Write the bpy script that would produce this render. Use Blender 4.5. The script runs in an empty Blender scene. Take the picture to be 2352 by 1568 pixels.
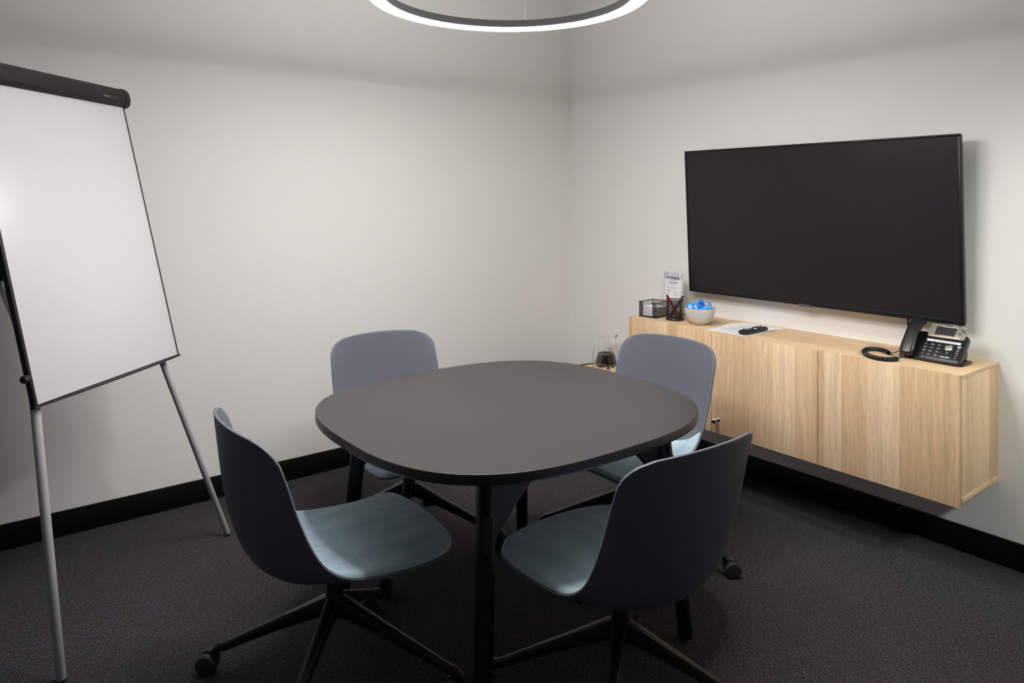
import bpy, bmesh, math, random
from mathutils import Vector, Matrix
random.seed(7)
C = bpy.context.scene.collection
PI = math.pi
sc = bpy.context.scene

# ------------------------------------------------------------------ materials
MATS = {}
def nodemat(name):
    m = bpy.data.materials.new(name); m.use_nodes = True
    nt = m.node_tree; b = nt.nodes['Principled BSDF']; MATS[name] = m
    return m, nt, b
def L(nt, a, ao, b, bi): nt.links.new(a.outputs[ao], b.inputs[bi])
def simple(name, col, rough=.5, metal=0., spec=.5, bump=0., bscale=400., coat=0., vary=0.):
    m, nt, b = nodemat(name)
    b.inputs['Base Color'].default_value = (*col, 1)
    b.inputs['Roughness'].default_value = rough
    b.inputs['Metallic'].default_value = metal
    b.inputs['Specular IOR Level'].default_value = spec
    b.inputs['Coat Weight'].default_value = coat
    if bump or vary:
        tc = nt.nodes.new('ShaderNodeTexCoord'); n = nt.nodes.new('ShaderNodeTexNoise')
        n.inputs['Scale'].default_value = bscale; n.inputs['Detail'].default_value = 4
        L(nt, tc, 'Object', n, 'Vector')
        if bump:
            bp = nt.nodes.new('ShaderNodeBump'); bp.inputs['Strength'].default_value = bump
            bp.inputs['Distance'].default_value = .001
            L(nt, n, 'Fac', bp, 'Height'); L(nt, bp, 'Normal', b, 'Normal')
        if vary:
            mx = nt.nodes.new('ShaderNodeMix'); mx.data_type = 'RGBA'
            mx.inputs['A'].default_value = (*[c*(1-vary) for c in col], 1)
            mx.inputs['B'].default_value = (*[c*(1+vary) for c in col], 1)
            L(nt, n, 'Fac', mx, 'Factor'); L(nt, mx, 'Result', b, 'Base Color')
    return m
def emit(name, col, s):
    m, nt, b = nodemat(name)
    b.inputs['Base Color'].default_value = (*col, 1)
    b.inputs['Emission Color'].default_value = (*col, 1); b.inputs['Emission Strength'].default_value = s
    return m
def oak(name, across, along, tint=(1, 1, 1), plank=.076, off=0.):
    """pale oak laminate made of narrow staves: colour per stave, fine streaks along the grain"""
    m, nt, b = nodemat(name)
    N = nt.nodes.new
    tc = N('ShaderNodeTexCoord'); sep = N('ShaderNodeSeparateXYZ'); L(nt, tc, 'Object', sep, 'Vector')
    def math_(op, a, bb=None, v=None):
        n = N('ShaderNodeMath'); n.operation = op
        if isinstance(a, tuple): L(nt, a[0], a[1], n, 0)
        if isinstance(bb, tuple): L(nt, bb[0], bb[1], n, 1)
        elif bb is not None: n.inputs[1].default_value = bb
        return (n, 'Value')
    ac = (sep, across); al = (sep, along)
    # warp stave widths a little
    sw = N('ShaderNodeMath'); sw.operation = 'SINE'
    t = math_('MULTIPLY', ac, 23.0); L(nt, t[0], t[1], sw, 0)
    acw = math_('ADD', math_('DIVIDE', ac, plank), math_('MULTIPLY', (sw, 'Value'), .22))
    acw = math_('ADD', acw, off + 50.0)
    st = math_('FLOOR', acw)
    wn = N('ShaderNodeTexWhiteNoise'); wn.noise_dimensions = '1D'; L(nt, st[0], st[1], wn, 'W')
    # the grain wanders: slow waves along each stave
    wcb = N('ShaderNodeCombineXYZ'); wx = math_('MULTIPLY', ac, 16.0); wy = math_('MULTIPLY', al, 3.2); wz = math_('MULTIPLY', (wn, 'Value'), 91.0)
    L(nt, wx[0], wx[1], wcb, 'X'); L(nt, wy[0], wy[1], wcb, 'Y'); L(nt, wz[0], wz[1], wcb, 'Z')
    wv = N('ShaderNodeTexNoise'); wv.inputs['Scale'].default_value = 1; wv.inputs['Detail'].default_value = 2; L(nt, wcb, 'Vector', wv, 'Vector')
    acs = ac; ac = math_('ADD', acs, math_('MULTIPLY', (wv, 'Fac'), .05))
    # streaks
    def streak(sa, sl, det, seed):
        cb = N('ShaderNodeCombineXYZ')
        x = math_('MULTIPLY', ac, sa); y = math_('MULTIPLY', al, sl)
        z = math_('MULTIPLY', (wn, 'Value'), 37.0 + seed)
        L(nt, x[0], x[1], cb, 'X'); L(nt, y[0], y[1], cb, 'Y'); L(nt, z[0], z[1], cb, 'Z')
        n = N('ShaderNodeTexNoise'); n.inputs['Scale'].default_value = 1; n.inputs['Detail'].default_value = det
        n.inputs['Roughness'].default_value = .6; n.inputs['Distortion'].default_value = .35
        L(nt, cb, 'Vector', n, 'Vector'); return n
    s1 = streak(420, 9, 3, 0); s2 = streak(70, 2.0, 5, 3); s3 = streak(1000, 34, 2, 9)
    r1 = N('ShaderNodeValToRGB'); L(nt, wn, 'Value', r1, 'Fac')
    def T(c): return (min(1, c[0]*tint[0]*1.40), min(1, c[1]*tint[1]*1.42), c[2]*tint[2]*1.53, 1)
    e = r1.color_ramp.elements
    e[0].color = T((.47, .31, .165)); e[1].color = T((.63, .465, .295))
    e.new(.3).color = T((.54, .365, .205)); e.new(.55).color = T((.62, .445, .27)); e.new(.75).color = T((.52, .345, .185))
    def mul(colnode, colout, n, lo, hi, p0=.3, p1=.7):
        mr = N('ShaderNodeMapRange'); mr.inputs['From Min'].default_value = p0; mr.inputs['From Max'].default_value = p1
        mr.inputs['To Min'].default_value = lo; mr.inputs['To Max'].default_value = hi
        L(nt, n, 'Fac', mr, 'Value')
        v = N('ShaderNodeVectorMath'); v.operation = 'SCALE'
        L(nt, colnode, colout, v, 0); L(nt, mr, 'Result', v, 'Scale'); return v
    v = mul(r1, 'Color', s2, .85, 1.13); v = mul(v, 'Vector', s1, .86, 1.09); v = mul(v, 'Vector', s3, .86, 1.08)
    # pale sapwood line along the edge of some staves
    fr = math_('FRACT', acw); ln = math_('LESS_THAN', fr, .035); pick = math_('GREATER_THAN', (wn, 'Value'), .52)
    both = math_('MULTIPLY', ln, pick); fac = math_('MULTIPLY', both, .6)
    mxl = N('ShaderNodeMix'); mxl.data_type = 'RGBA'; L(nt, fac[0], fac[1], mxl, 'Factor'); L(nt, v, 'Vector', mxl, 'A')
    mxl.inputs['B'].default_value = (.95, .80, .60, 1); L(nt, mxl, 'Result', b, 'Base Color')
    b.inputs['Roughness'].default_value = .5; b.inputs['Specular IOR Level'].default_value = .35
    bp = N('ShaderNodeBump'); bp.inputs['Strength'].default_value = .08; bp.inputs['Distance'].default_value = .0006
    L(nt, s1, 'Fac', bp, 'Height'); L(nt, bp, 'Normal', b, 'Normal')
    return m

def carpet():
    m, nt, b = nodemat('carpet'); N = nt.nodes.new
    tc = N('ShaderNodeTexCoord')
    def noise(sx, sy, det=3):
        mp = N('ShaderNodeMapping'); mp.inputs['Scale'].default_value = (sx, sy, 60); L(nt, tc, 'Object', mp, 'Vector')
        n = N('ShaderNodeTexNoise'); n.inputs['Scale'].default_value = 1; n.inputs['Detail'].default_value = det
        n.inputs['Roughness'].default_value = .75; L(nt, mp, 'Vector', n, 'Vector'); return n
    nx = noise(330, 95); ny = noise(95, 330)
    ck = N('ShaderNodeTexChecker'); ck.inputs['Scale'].default_value = 2.0
    mpc = N('ShaderNodeMapping'); mpc.inputs['Location'].default_value = (.22, .13, .25)
    L(nt, tc, 'Object', mpc, 'Vector'); L(nt, mpc, 'Vector', ck, 'Vector')
    mx = N('ShaderNodeMix'); mx.data_type = 'FLOAT'
    L(nt, ck, 'Fac', mx, 'Factor'); L(nt, nx, 'Fac', mx, 'A'); L(nt, ny, 'Fac', mx, 'B')
    r = N('ShaderNodeValToRGB'); L(nt, mx, 'Result', r, 'Fac')
    e = r.color_ramp.elements
    e[0].position = .39; e[0].color = (.010, .0095, .0105, 1)
    e[1].position = .65; e[1].color = (.092, .089, .096, 1)
    big = N('ShaderNodeTexNoise'); big.inputs['Scale'].default_value = 24; L(nt, tc, 'Object', big, 'Vector')
    hs = N('ShaderNodeMix'); hs.data_type = 'RGBA'; hs.blend_type = 'MULTIPLY'; hs.inputs['Factor'].default_value = .5
    rr = N('ShaderNodeValToRGB'); rr.color_ramp.elements[0].color = (.9, .85, .85, 1); rr.color_ramp.elements[1].color = (1, 1, 1.06, 1)
    rr.color_ramp.elements[0].position = .35; rr.color_ramp.elements[1].position = .65
    L(nt, big, 'Fac', rr, 'Fac'); L(nt, r, 'Color', hs, 'A'); L(nt, rr, 'Color', hs, 'B')
    L(nt, hs, 'Result', b, 'Base Color')
    b.inputs['Roughness'].default_value = .95; b.inputs['Specular IOR Level'].default_value = .1
    bp = N('ShaderNodeBump'); bp.inputs['Strength'].default_value = .6; bp.inputs['Distance'].default_value = .003
    L(nt, mx, 'Result', bp, 'Height'); L(nt, bp, 'Normal', b, 'Normal')
    return m
def felt():
    m, nt, b = nodemat('felt'); N = nt.nodes.new
    tc = N('ShaderNodeTexCoord')
    n1 = N('ShaderNodeTexNoise'); n1.inputs['Scale'].default_value = 11; n1.inputs['Detail'].default_value = 6; n1.inputs['Roughness'].default_value = .7
    n2 = N('ShaderNodeTexNoise'); n2.inputs['Scale'].default_value = 160; n2.inputs['Detail'].default_value = 4; n2.inputs['Roughness'].default_value = .8
    mp = N('ShaderNodeMapping'); mp.inputs['Scale'].default_value = (.5, 1.4, 1); L(nt, tc, 'Object', mp, 'Vector')
    L(nt, mp, 'Vector', n1, 'Vector'); L(nt, tc, 'Object', n2, 'Vector')
    mx = N('ShaderNodeMath'); mx.operation = 'MULTIPLY_ADD'; mx.inputs[1].default_value = .55
    L(nt, n1, 'Fac', mx, 0)
    h = N('ShaderNodeMath'); h.operation = 'MULTIPLY'; h.inputs[1].default_value = .45; L(nt, n2, 'Fac', h, 0); L(nt, h, 'Value', mx, 2)
    r = N('ShaderNodeValToRGB'); L(nt, mx, 'Value', r, 'Fac')
    e = r.color_ramp.elements
    e[0].position = .36; e[0].color = (.30, .42, .50, 1); e[1].position = .62; e[1].color = (.48, .62, .70, 1)
    L(nt, r, 'Color', b, 'Base Color'); b.inputs['Roughness'].default_value = .95
    b.inputs['Specular IOR Level'].default_value = .1; b.inputs['Sheen Weight'].default_value = .25
    bp = N('ShaderNodeBump'); bp.inputs['Strength'].default_value = .35; bp.inputs['Distance'].default_value = .001
    L(nt, n2, 'Fac', bp, 'Height'); L(nt, bp, 'Normal', b, 'Normal')
    return m
def glass(name, col=(1, 1, 1), ior=1.45, rough=0.):
    m, nt, b = nodemat(name)
    b.inputs['Base Color'].default_value = (*col, 1); b.inputs['Transmission Weight'].default_value = 1
    b.inputs['Roughness'].default_value = rough; b.inputs['IOR'].default_value = ior
    return m
def wire_mesh():
    """woven wire: real holes between dark wires"""
    m, nt, b = nodemat('wire_mesh'); N = nt.nodes.new
    b.inputs['Base Color'].default_value = (.012, .012, .013, 1); b.inputs['Roughness'].default_value = .4
    tc = N('ShaderNodeTexCoord'); v = N('ShaderNodeTexVoronoi'); v.feature = 'DISTANCE_TO_EDGE'
    v.inputs['Scale'].default_value = 330; v.inputs['Randomness'].default_value = .25
    L(nt, tc, 'Object', v, 'Vector')
    lt = N('ShaderNodeMath'); lt.operation = 'LESS_THAN'; lt.inputs[1].default_value = .11
    L(nt, v, 'Distance', lt, 0); L(nt, lt, 'Value', b, 'Alpha')
    return m

simple('wall_paint', (.835, .815, .79), .75, spec=.25, bump=.05, bscale=350)
simple('ceiling_paint', (.84, .83, .82), .85, spec=.2, bump=.05, bscale=300)
simple('dark_wall', (.15, .15, .155), .6, bump=.05)
simple('skirting_black', (.003, .003, .0033), .45, spec=.25, bump=.02, bscale=60)
carpet(); felt()
oak('oak_door', 'Y', 'Z'); oak('oak_top', 'X', 'Y', plank=.13, off=3); oak('oak_side', 'X', 'Z', off=7, plank=.11)
oak('oak_pale', 'Y', 'X', tint=(1.1, 1.12, 1.14), plank=.4)
simple('shell_plastic', (.125, .134, .162), .5, spec=.35, bump=.03, bscale=900)
simple('black_metal', (.013, .013, .0135), .38, spec=.5, bump=.03, bscale=500)
simple('black_plastic', (.012, .012, .013), .42, spec=.5, bump=.03, bscale=600)
simple('caster_tyre', (.03, .03, .031), .6, bump=.03)
simple('table_lino', (.040, .037, .0355), .38, spec=.25, vary=.12, bscale=3.)
simple('table_edge', (.016, .016, .018), .33, bump=.03, bscale=200)
simple('stained_black_wood', (.008, .0078, .008), .42, spec=.3, bump=.06, bscale=150)
simple('glide_white', (.6, .6, .58), .4, bump=.02)
simple('lamp_body', (.042, .040, .045), .55, bump=.02)
simple('steel_wire', (.6, .6, .6), .3, metal=1., bump=.01)
emit('diffuser_down', (1, .985, .965), 116.); emit('diffuser_up', (1, .985, .965), 70.)
simple('board_white', (.60, .59, .605), .32, spec=.4, vary=.01, bscale=5)
simple('board_black', (.013, .012, .012), .5, spec=.35, bump=.03)
simple('tube_grey', (.50, .50, .525), .45, metal=.1, bump=.02)
simple('logo_grey', (.18, .19, .20), .5, bump=.01); simple('logo_dark', (.075, .075, .08), .5, bump=.01)
simple('tv_bezel', (.010, .010, .011), .36, spec=.3, bump=.02); simple('tv_screen', (.020, .0175, .021), .32, spec=.22, vary=.01, bscale=2)
simple('tv_badge', (.10, .10, .11), .4, metal=.3, bump=.01)
simple('tv_back', (.02, .02, .02), .5, bump=.05)
simple('chrome', (.7, .69, .67), .12, metal=1., bump=.005)
simple('ceramic', (.66, .645, .625), .18, spec=.5, coat=.3, vary=.02, bscale=25)
simple('wrap_blue', (.015, .32, .88), .28, spec=.6, bump=.25, bscale=130)
simple('wrap_deep', (.012, .04, .32), .3, bump=.2, bscale=130)
simple('wrap_white', (.75, .8, .9), .3, bump=.1, bscale=130)
simple('paper', (.80, .79, .80), .7, spec=.2, vary=.01, bscale=8)
simple('paper_edge', (.55, .54, .56), .8, spec=.1, vary=.25, bscale=500)
simple('ink', (.02, .02, .025), .7, bump=.01); simple('ink_grey', (.28, .28, .30), .7, bump=.01)
simple('ink_pale', (.50, .49, .56), .7, bump=.01); simple('ink_pink', (.55, .16, .26), .7, bump=.01)
simple('red_plastic', (.50, .012, .015), .3, bump=.01)
simple('phone_black', (.008, .008, .0085), .3, bump=.04, bscale=900)
simple('phone_key', (.010, .010, .011), .3, bump=.01)
simple('phone_champagne', (.40, .355, .295), .35, metal=.55, bump=.01)
simple('phone_silver', (.62, .60, .57), .25, metal=.8, bump=.01)
simple('lcd', (.034, .035, .032), .3, spec=.25, bump=.005); simple('lcd_ink', (.02, .02, .02), .5, bump=.01)
simple('print_white', (.75, .75, .75), .5, bump=.01)
simple('button_red', (.5, .01, .04), .4, bump=.01); simple('button_green', (.01, .22, .12), .4, bump=.01)
simple('button_yellow', (.6, .4, .02), .4, bump=.01); simple('button_blue', (.01, .06, .5), .4, bump=.01)
simple('button_white', (.7, .7, .7), .4, bump=.01); simple('button_dark', (.05, .05, .06), .4, bump=.01)
glass('glass_clear'); glass('acrylic', (.97, .98, .98), 1.1)
simple('dark_liquid', (.012, .010, .009), .08, spec=.5, bump=.005)
wire_mesh()

# ------------------------------------------------------------------ mesh helpers
def new(): return bmesh.new()
def obj(name, bm, mats, parent=None, smooth=35, loc=None):
    me = bpy.data.meshes.new(name)
    bm.normal_update(); bm.to_mesh(me); bm.free()
    for mm in (mats if isinstance(mats, (list, tuple)) else [mats]): me.materials.append(MATS[mm])
    if smooth:
        me.polygons.foreach_set('use_smooth', [True]*len(me.polygons)); me.set_sharp_from_angle(angle=math.radians(smooth))
    o = bpy.data.objects.new(name, me); C.objects.link(o)
    if parent: o.parent = parent
    if loc: o.location = loc
    return o
def thing(name, label, cat, loc=(0, 0, 0), rz=0., group=None):
    o = bpy.data.objects.new(name, None); C.objects.link(o); o.empty_display_size = .05
    o.location = loc; o.rotation_euler = (0, 0, rz); return tag(o, label, cat, group)
def tag(o, label, cat, group=None):
    o['label'] = label; o['category'] = cat
    if group: o['group'] = group
    return o
def struct(name, bm, m):
    o = obj(name, bm, m); o['kind'] = 'structure'; return o
def copy_tree(o, parent=None):
    c = o.copy(); C.objects.link(c)
    if parent: c.parent = parent
    for ch in list(o.children): copy_tree(ch, c)
    return c
def faces_of(vs): return list({f for v in vs for f in v.link_faces})
def box(bm, c, s, bev=0., seg=2, M=None, mi=0):
    r = bmesh.ops.create_cube(bm, size=1.); vs = r['verts']
    for v in vs: v.co = Vector((c[0]+v.co.x*s[0], c[1]+v.co.y*s[1], c[2]+v.co.z*s[2]))
    fs = faces_of(vs)
    if bev:
        es = list({e for v in vs for e in v.link_edges})
        q = bmesh.ops.bevel(bm, geom=es, offset=bev, segments=seg, profile=.5, affect='EDGES', clamp_overlap=True)
        vs = list({v for f in q['faces'] for v in f.verts} | {v for v in vs if v.is_valid})
        fs = faces_of(vs)
    for f in fs: f.material_index = mi
    if M: 
        for v in vs: v.co = M @ v.co
    return vs
def loft(bm, rings, close=True, cap=True, mi=0):
    """rings: lists of points; consecutive rings joined"""
    R = [[bm.verts.new(p) for p in r] for r in rings]
    n = len(R[0]); fs = []
    for a, b in zip(R, R[1:]):
        for i in range(n if close else n-1):
            fs.append(bm.faces.new((a[i], a[(i+1) % n], b[(i+1) % n], b[i])))
    if cap and close:
        fs.append(bm.faces.new(list(reversed(R[0])))); fs.append(bm.faces.new(R[-1]))
    for f in fs: f.material_index = mi
    return R
def lathe(bm, prof, n=40, c=(0, 0, 0), mi=0, closed=False):
    rings = []
    for r, z in prof:
        rings.append([Vector((c[0]+r*math.cos(2*PI*i/n), c[1]+r*math.sin(2*PI*i/n), c[2]+z)) for i in range(n)])
    if closed: rings.append(rings[0])
    R = loft(bm, rings, cap=False, mi=mi)
    if not closed:
        for rg, rev in ((R[0], True), (R[-1], False)):
            if (rg[0].co-rg[n//2].co).length > 1e-5:
                f = bm.faces.new(list(reversed(rg)) if rev else rg); f.material_index = mi
    bmesh.ops.remove_doubles(bm, verts=[v for r in R for v in r if v.is_valid], dist=1e-6)
def frame_at(d):
    d = d.normalized(); up = Vector((0, 0, 1)) if abs(d.z) < .9 else Vector((1, 0, 0))
    a = d.cross(up).normalized(); return a, a.cross(d).normalized()
def tube(bm, pts, r, n=12, mi=0, cap=True):
    pts = [Vector(p) for p in pts]; rr = r if isinstance(r, (list, tuple)) else [r]*len(pts)
    rings = []; a = None
    for i, p in enumerate(pts):
        d = (pts[min(i+1, len(pts)-1)]-pts[max(i-1, 0)])
        if a is None: a, b = frame_at(d)
        else:
            dn = d.normalized(); a = (a-dn*a.dot(dn)).normalized(); b = a.cross(dn).normalized()
        rings.append([p+(a*math.cos(2*PI*k/n)+b*math.sin(2*PI*k/n))*rr[i] for k in range(n)])
    loft(bm, rings, cap=cap, mi=mi)
def prism(bm, out, z0, z1, mi=0, bev=0.):
    """vertical extrusion of an outline, optional rounded top and bottom rim"""
    out = [Vector((x, y, 0)) for x, y in out]; cx = sum(out, Vector())/len(out)
    def ring(k, z): 
        return [Vector((cx.x+(p.x-cx.x)*(1-k/max((p-cx).length, 1e-6)), cx.y+(p.y-cx.y)*(1-k/max((p-cx).length, 1e-6)), z)) for p in out]
    if bev: rs = [ring(bev, z0), ring(bev*.3, z0+bev*.3), ring(0, z0+bev), ring(0, z1-bev), ring(bev*.3, z1-bev*.3), ring(bev, z1)]
    else: rs = [ring(0, z0), ring(0, z1)]
    loft(bm, rs, mi=mi)
def rrect(w, h, r, n=6, cx=0, cy=0):
    o = []
    for (sx, sy, a0) in ((1, 1, 0), (-1, 1, 90), (-1, -1, 180), (1, -1, 270)):
        for k in range(n+1):
            a = math.radians(a0+90*k/n); o.append((cx+sx*(w/2-r)+r*math.cos(a), cy+sy*(h/2-r)+r*math.sin(a)))
    return o
def superellipse(a, b, n, N=96):
    o = []
    for i in range(N):
        t = 2*PI*i/N; c, s = math.cos(t), math.sin(t)
        k = (abs(c/a)**n+abs(s/b)**n)**(-1/n); o.append((k*c, k*s))
    return o
def catmull(pts, sub=6):
    P = [Vector(p) for p in pts]; P = [P[0]*2-P[1]]+P+[P[-1]*2-P[-2]]; out = []
    for i in range(1, len(P)-2):
        for k in range(sub):
            t = k/sub; p0, p1, p2, p3 = P[i-1], P[i], P[i+1], P[i+2]
            out.append(.5*((2*p1)+(p2-p0)*t+(2*p0-5*p1+4*p2-p3)*t*t+(3*p1-p0-3*p2+p3)*t**3))
    out.append(P[-2]); return out
def text(bm, s, size, M, mi=0, align='CENTER', ext=.0002, shear=0., sx=1., xbold=0.):
    cu = bpy.data.curves.new('t', 'FONT'); cu.body = s; cu.size = size; cu.align_x = align; cu.align_y = 'CENTER'
    cu.extrude = ext; cu.shear = shear; cu.resolution_u = 3; cu.offset = xbold
    to = bpy.data.objects.new('t', cu); C.objects.link(to)
    dg = bpy.context.evaluated_depsgraph_get(); me = bpy.data.meshes.new_from_object(to.evaluated_get(dg))
    n0 = len(bm.verts); f0 = len(bm.faces); bm.from_mesh(me); bm.verts.ensure_lookup_table(); bm.faces.ensure_lookup_table()
    S = Matrix.Diagonal((sx, 1, 1, 1))
    for v in bm.verts[n0:]: v.co = M @ (S @ v.co)
    for f in bm.faces[f0:]: f.material_index = mi
    bpy.data.objects.remove(to); bpy.data.curves.remove(cu); bpy.data.meshes.remove(me)
def apply(bm, M):
    for v in bm.verts: v.co = M @ v.co
def merge(bm, b2):
    me = bpy.data.meshes.new('t'); b2.to_mesh(me); b2.free(); bm.from_mesh(me); bpy.data.meshes.remove(me)
def Rx(a): return Matrix.Rotation(math.radians(a), 4, 'X')
def Ry(a): return Matrix.Rotation(math.radians(a), 4, 'Y')
def Rz(a): return Matrix.Rotation(math.radians(a), 4, 'Z')
def Tr(*p): return Matrix.Translation(Vector(p))

# ------------------------------------------------------------------ room shell (corner at the origin; room is x<0, y<0)
XW, YW, H = -4.3, -4.7, 2.9
def slab(name, lo, hi, m):
    bm = new(); box(bm, [(a+b)/2 for a, b in zip(lo, hi)], [b-a for a, b in zip(lo, hi)]); return struct(name, bm, m)
slab('floor', (XW-.1, YW-.1, -.1), (.1, .1, 0), 'carpet')
slab('ceiling', (XW-.1, YW-.1, H), (.1, .1, H+.1), 'ceiling_paint')
slab('wall_left', (XW-.1, 0, 0), (.1, .1, H), 'wall_paint')
slab('wall_right', (0, YW-.1, 0), (.1, 0, H), 'wall_paint')
slab('wall_back', (XW-.1, YW-.1, 0), (0, YW, H), 'dark_wall')
slab('wall_west', (XW-.1, YW, 0), (XW, 0, H), 'dark_wall')
bm = new(); box(bm, (XW/2, -.006, .0525), (-XW, .012, .105), .002); struct('baseboard_left', bm, 'skirting_black')
bm = new(); box(bm, (-.006, YW/2-.006, .0525), (.012, -YW-.012, .105), .002); struct('baseboard_right', bm, 'skirting_black')

# ------------------------------------------------------------------ ring pendant lamp
RC = (-1.816, -1.726, 2.06)
lamp = thing('ring_pendant_lamp', 'large dark ring pendant lamp glowing above the black meeting table', 'lamp', RC)
ri, ro, hb = .396, .456, .026
bm = new()
lathe(bm, [(ri, 0), (ri+.004, 0), (ri+.004, .003), (ro-.004, .003), (ro-.004, 0), (ro, 0), (ro, hb), (ro-.004, hb), (ro-.004, hb-.004),
           (ri+.004, hb-.004), (ri+.004, hb), (ri, hb)], 128, closed=True)
obj('ring_housing', bm, 'lamp_body', lamp)
bm = new(); lathe(bm, [(ri+.008, .0025), (ro-.011, .0025), (ro-.011, -.0045), (ro-.015, -.0065), (ri+.012, -.0065), (ri+.008, -.0045)][::-1], 128, closed=True)
obj('light_diffuser', bm, 'diffuser_down', lamp)
bm = new(); lathe(bm, [(ri+.0045, hb-.0035), (ro-.0045, hb-.0035), (ro-.0045, hb-.002), (ri+.0045, hb-.002)], 128, closed=True)
obj('light_diffuser', bm, 'diffuser_up', lamp)
for ad in (43.7, 163.7, 283.7):
    a = math.radians(ad); rm = ri+.008; x, y = rm*math.cos(a), rm*math.sin(a)
    bm = new(); tube(bm, [(x, y, hb), (x*.97, y*.97, H-RC[2]-.0005)], .0011, 8); w = obj('suspension_wire', bm, 'steel_wire', lamp)
    bm = new(); tube(bm, [(x, y, hb-.001), (x, y, hb+.006)], .004, 12); obj('wire_clamp', bm, 'lamp_body', w)

# ------------------------------------------------------------------ meeting table
TC = (-1.7475, -1.63); TH = .735
tb = thing('meeting_table', 'black rounded-square meeting table on four splayed legs in the middle of the room', 'table', (*TC, 0))
out = superellipse(.588, .545, 2.85, 128)
def tring(s, z): return [Vector((x*s, y*s, z)) for x, y in out]
bm = new()
loft(bm, [tring(.93, TH-.032), tring(.985, TH-.0315), tring(.9965, TH-.028), tring(1, TH-.024), tring(1, TH-.0035), tring(.9985, TH-.0010), tring(.9958, TH)], mi=0)
for f in bm.faces: f.material_index = 1 if f.normal.z > .6 or f.calc_center_median().z > TH-.0003 else 0
bm.normal_update()
for f in bm.faces: f.material_index = 1 if f.normal.z > .8 else 0
obj('tabletop', bm, ['table_edge', 'table_lino'], tb, 24)
for sx in (-1, 1):
    for sy in (-1, 1):
        f0 = Vector((sx*.401, sy*.425, .006)); t0 = Vector((sx*.346, sy*.365, TH-.03))
        d = t0-f0
        bm = new(); tube(bm, [f0, f0+d*.01, f0+d*.5, f0+d*.8, t0], [.0205, .0225, .0255, .0265, .0265], 28)
        lg = obj('leg', bm, 'stained_black_wood', tb, 60)
        bm = new(); tube(bm, [f0-Vector((0, 0, .006)), f0+d*.002], [.016, .019], 20); obj('glide', bm, 'glide_white', lg)
        # oval plug let into the outer face of the leg, with a fine groove round it
        p = f0+d*.77; n = Vector((sx*.35, sy*.94, 0)).normalized(); 
        bm = new(); M = Tr(*(p+n*.0262)) @ n.to_track_quat('Z', 'Y').to_matrix().to_4x4() @ Rz(0)
        dz = d.normalized(); xx = dz.cross(n).normalized(); zz = n-dz*n.dot(dz); zz.normalize()
        M = Matrix(((xx.x, dz.x, zz.x, p.x), (xx.y, dz.y, zz.y, p.y), (xx.z, dz.z, zz.z, p.z), (0, 0, 0, 1)))
        o2 = rrect(.024, .094, .0119, 8)
        prism(bm, o2, .019, .0285)
        for v in bm.verts:     # wrap the plug on the round leg
            v.co.z -= (.0265-math.sqrt(max(.0265**2-v.co.x**2, 1e-8)))*.9
        apply(bm, M); obj('leg_plug', bm, 'black_plastic', lg)
for sy in (-1, 1):
    y = sy*.368
    pr_ = [(-.352, .55), (-.352, .64), (-.30, .70), (.30, .70), (.352, .64), (.352, .55)]
    bm = new()
    prof = [(-.35, .545), (-.20, TH-.033), (.20, TH-.033), (.35, .545), (.36, .545), (.36, .64)]
    # beam with a curved brace at each end
    up = [(-.355, .64), (-.29, TH-.0325), (.29, TH-.0325), (.355, .64)]
    lowb = [(.360, .490), (.335, .510), (.26, .590), (.19, .655), (.165, .674), (.13, .681), (-.13, .681), (-.165, .674), (-.19, .655), (-.26, .590), (-.335, .510), (-.360, .490)]
    ol = up+lowb; th = .013
    A = [bm.verts.new((x, y-th, z)) for x, z in ol]; B = [bm.verts.new((x, y+th, z)) for x, z in ol]
    bm.faces.new(A); bm.faces.new(list(reversed(B)))
    for i in range(len(ol)):
        j = (i+1) % len(ol); bm.faces.new((A[j], A[i], B[i], B[j]))
    bmesh.ops.recalc_face_normals(bm, faces=bm.faces); obj('support_beam', bm, 'stained_black_wood', tb, 30)

# ------------------------------------------------------------------ swivel chairs
EP = [(.276, .412), (.165, .402), (.03, .414), (-.055, .436), (-.115, .478), (-.155, .54), (-.19, .625), (-.215, .705), (-.250, .811)]
CPt = [(.298, .430), (.175, .414), (.04, .392), (-.06, .376), (-.155, .385), (-.230, .44), (-.270, .53), (-.293, .645), (-.312, .828)]
WD = [.232, .240, .243, .243, .243, .243, .243, .242, .238]
def interp(L_, t):
    n = len(L_)-1; t = max(0, min(1, t))*n; i = min(int(t), n-1); f = t-i
    g = lambda k: Vector(L_[max(0, min(n, k))]) if isinstance(L_[0], tuple) else L_[max(0, min(n, k))]
    p0, p1, p2, p3 = g(i-1), g(i), g(i+1), g(i+2)
    return .5*((2*p1)+(p2-p0)*f+(2*p0-5*p1+4*p2-p3)*f*f+(3*p1-p0-3*p2+p3)*f**3)
def shell_pt(u, t):
    """u -1..1 across, t 0..1 from front lip to top of the back"""
    e = interp(EP, t); c = interp(CPt, t); w = w0 = interp(WD, t)
    # rounded corners at the lip and at the top of the back
    ln = 1.10
    for (dist, r) in ((t*ln, .075), ((1-t)*ln, .080)):
        if dist < r: w = w-r*.92+.92*math.sqrt(max(r*r-(r-dist)**2, 0))
    k = abs(u*w/w0)**2.3
    p = c*(1-k)+e*k
    return Vector((p.x, w*u, p.y))
def tt(j, n):        # finer rows near both ends
    x = j/n; return .5-.5*math.cos(PI*x)*(.55+.45*abs(math.cos(PI*x)))  if False else (x+.0-.075*math.sin(2*PI*x))
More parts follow.
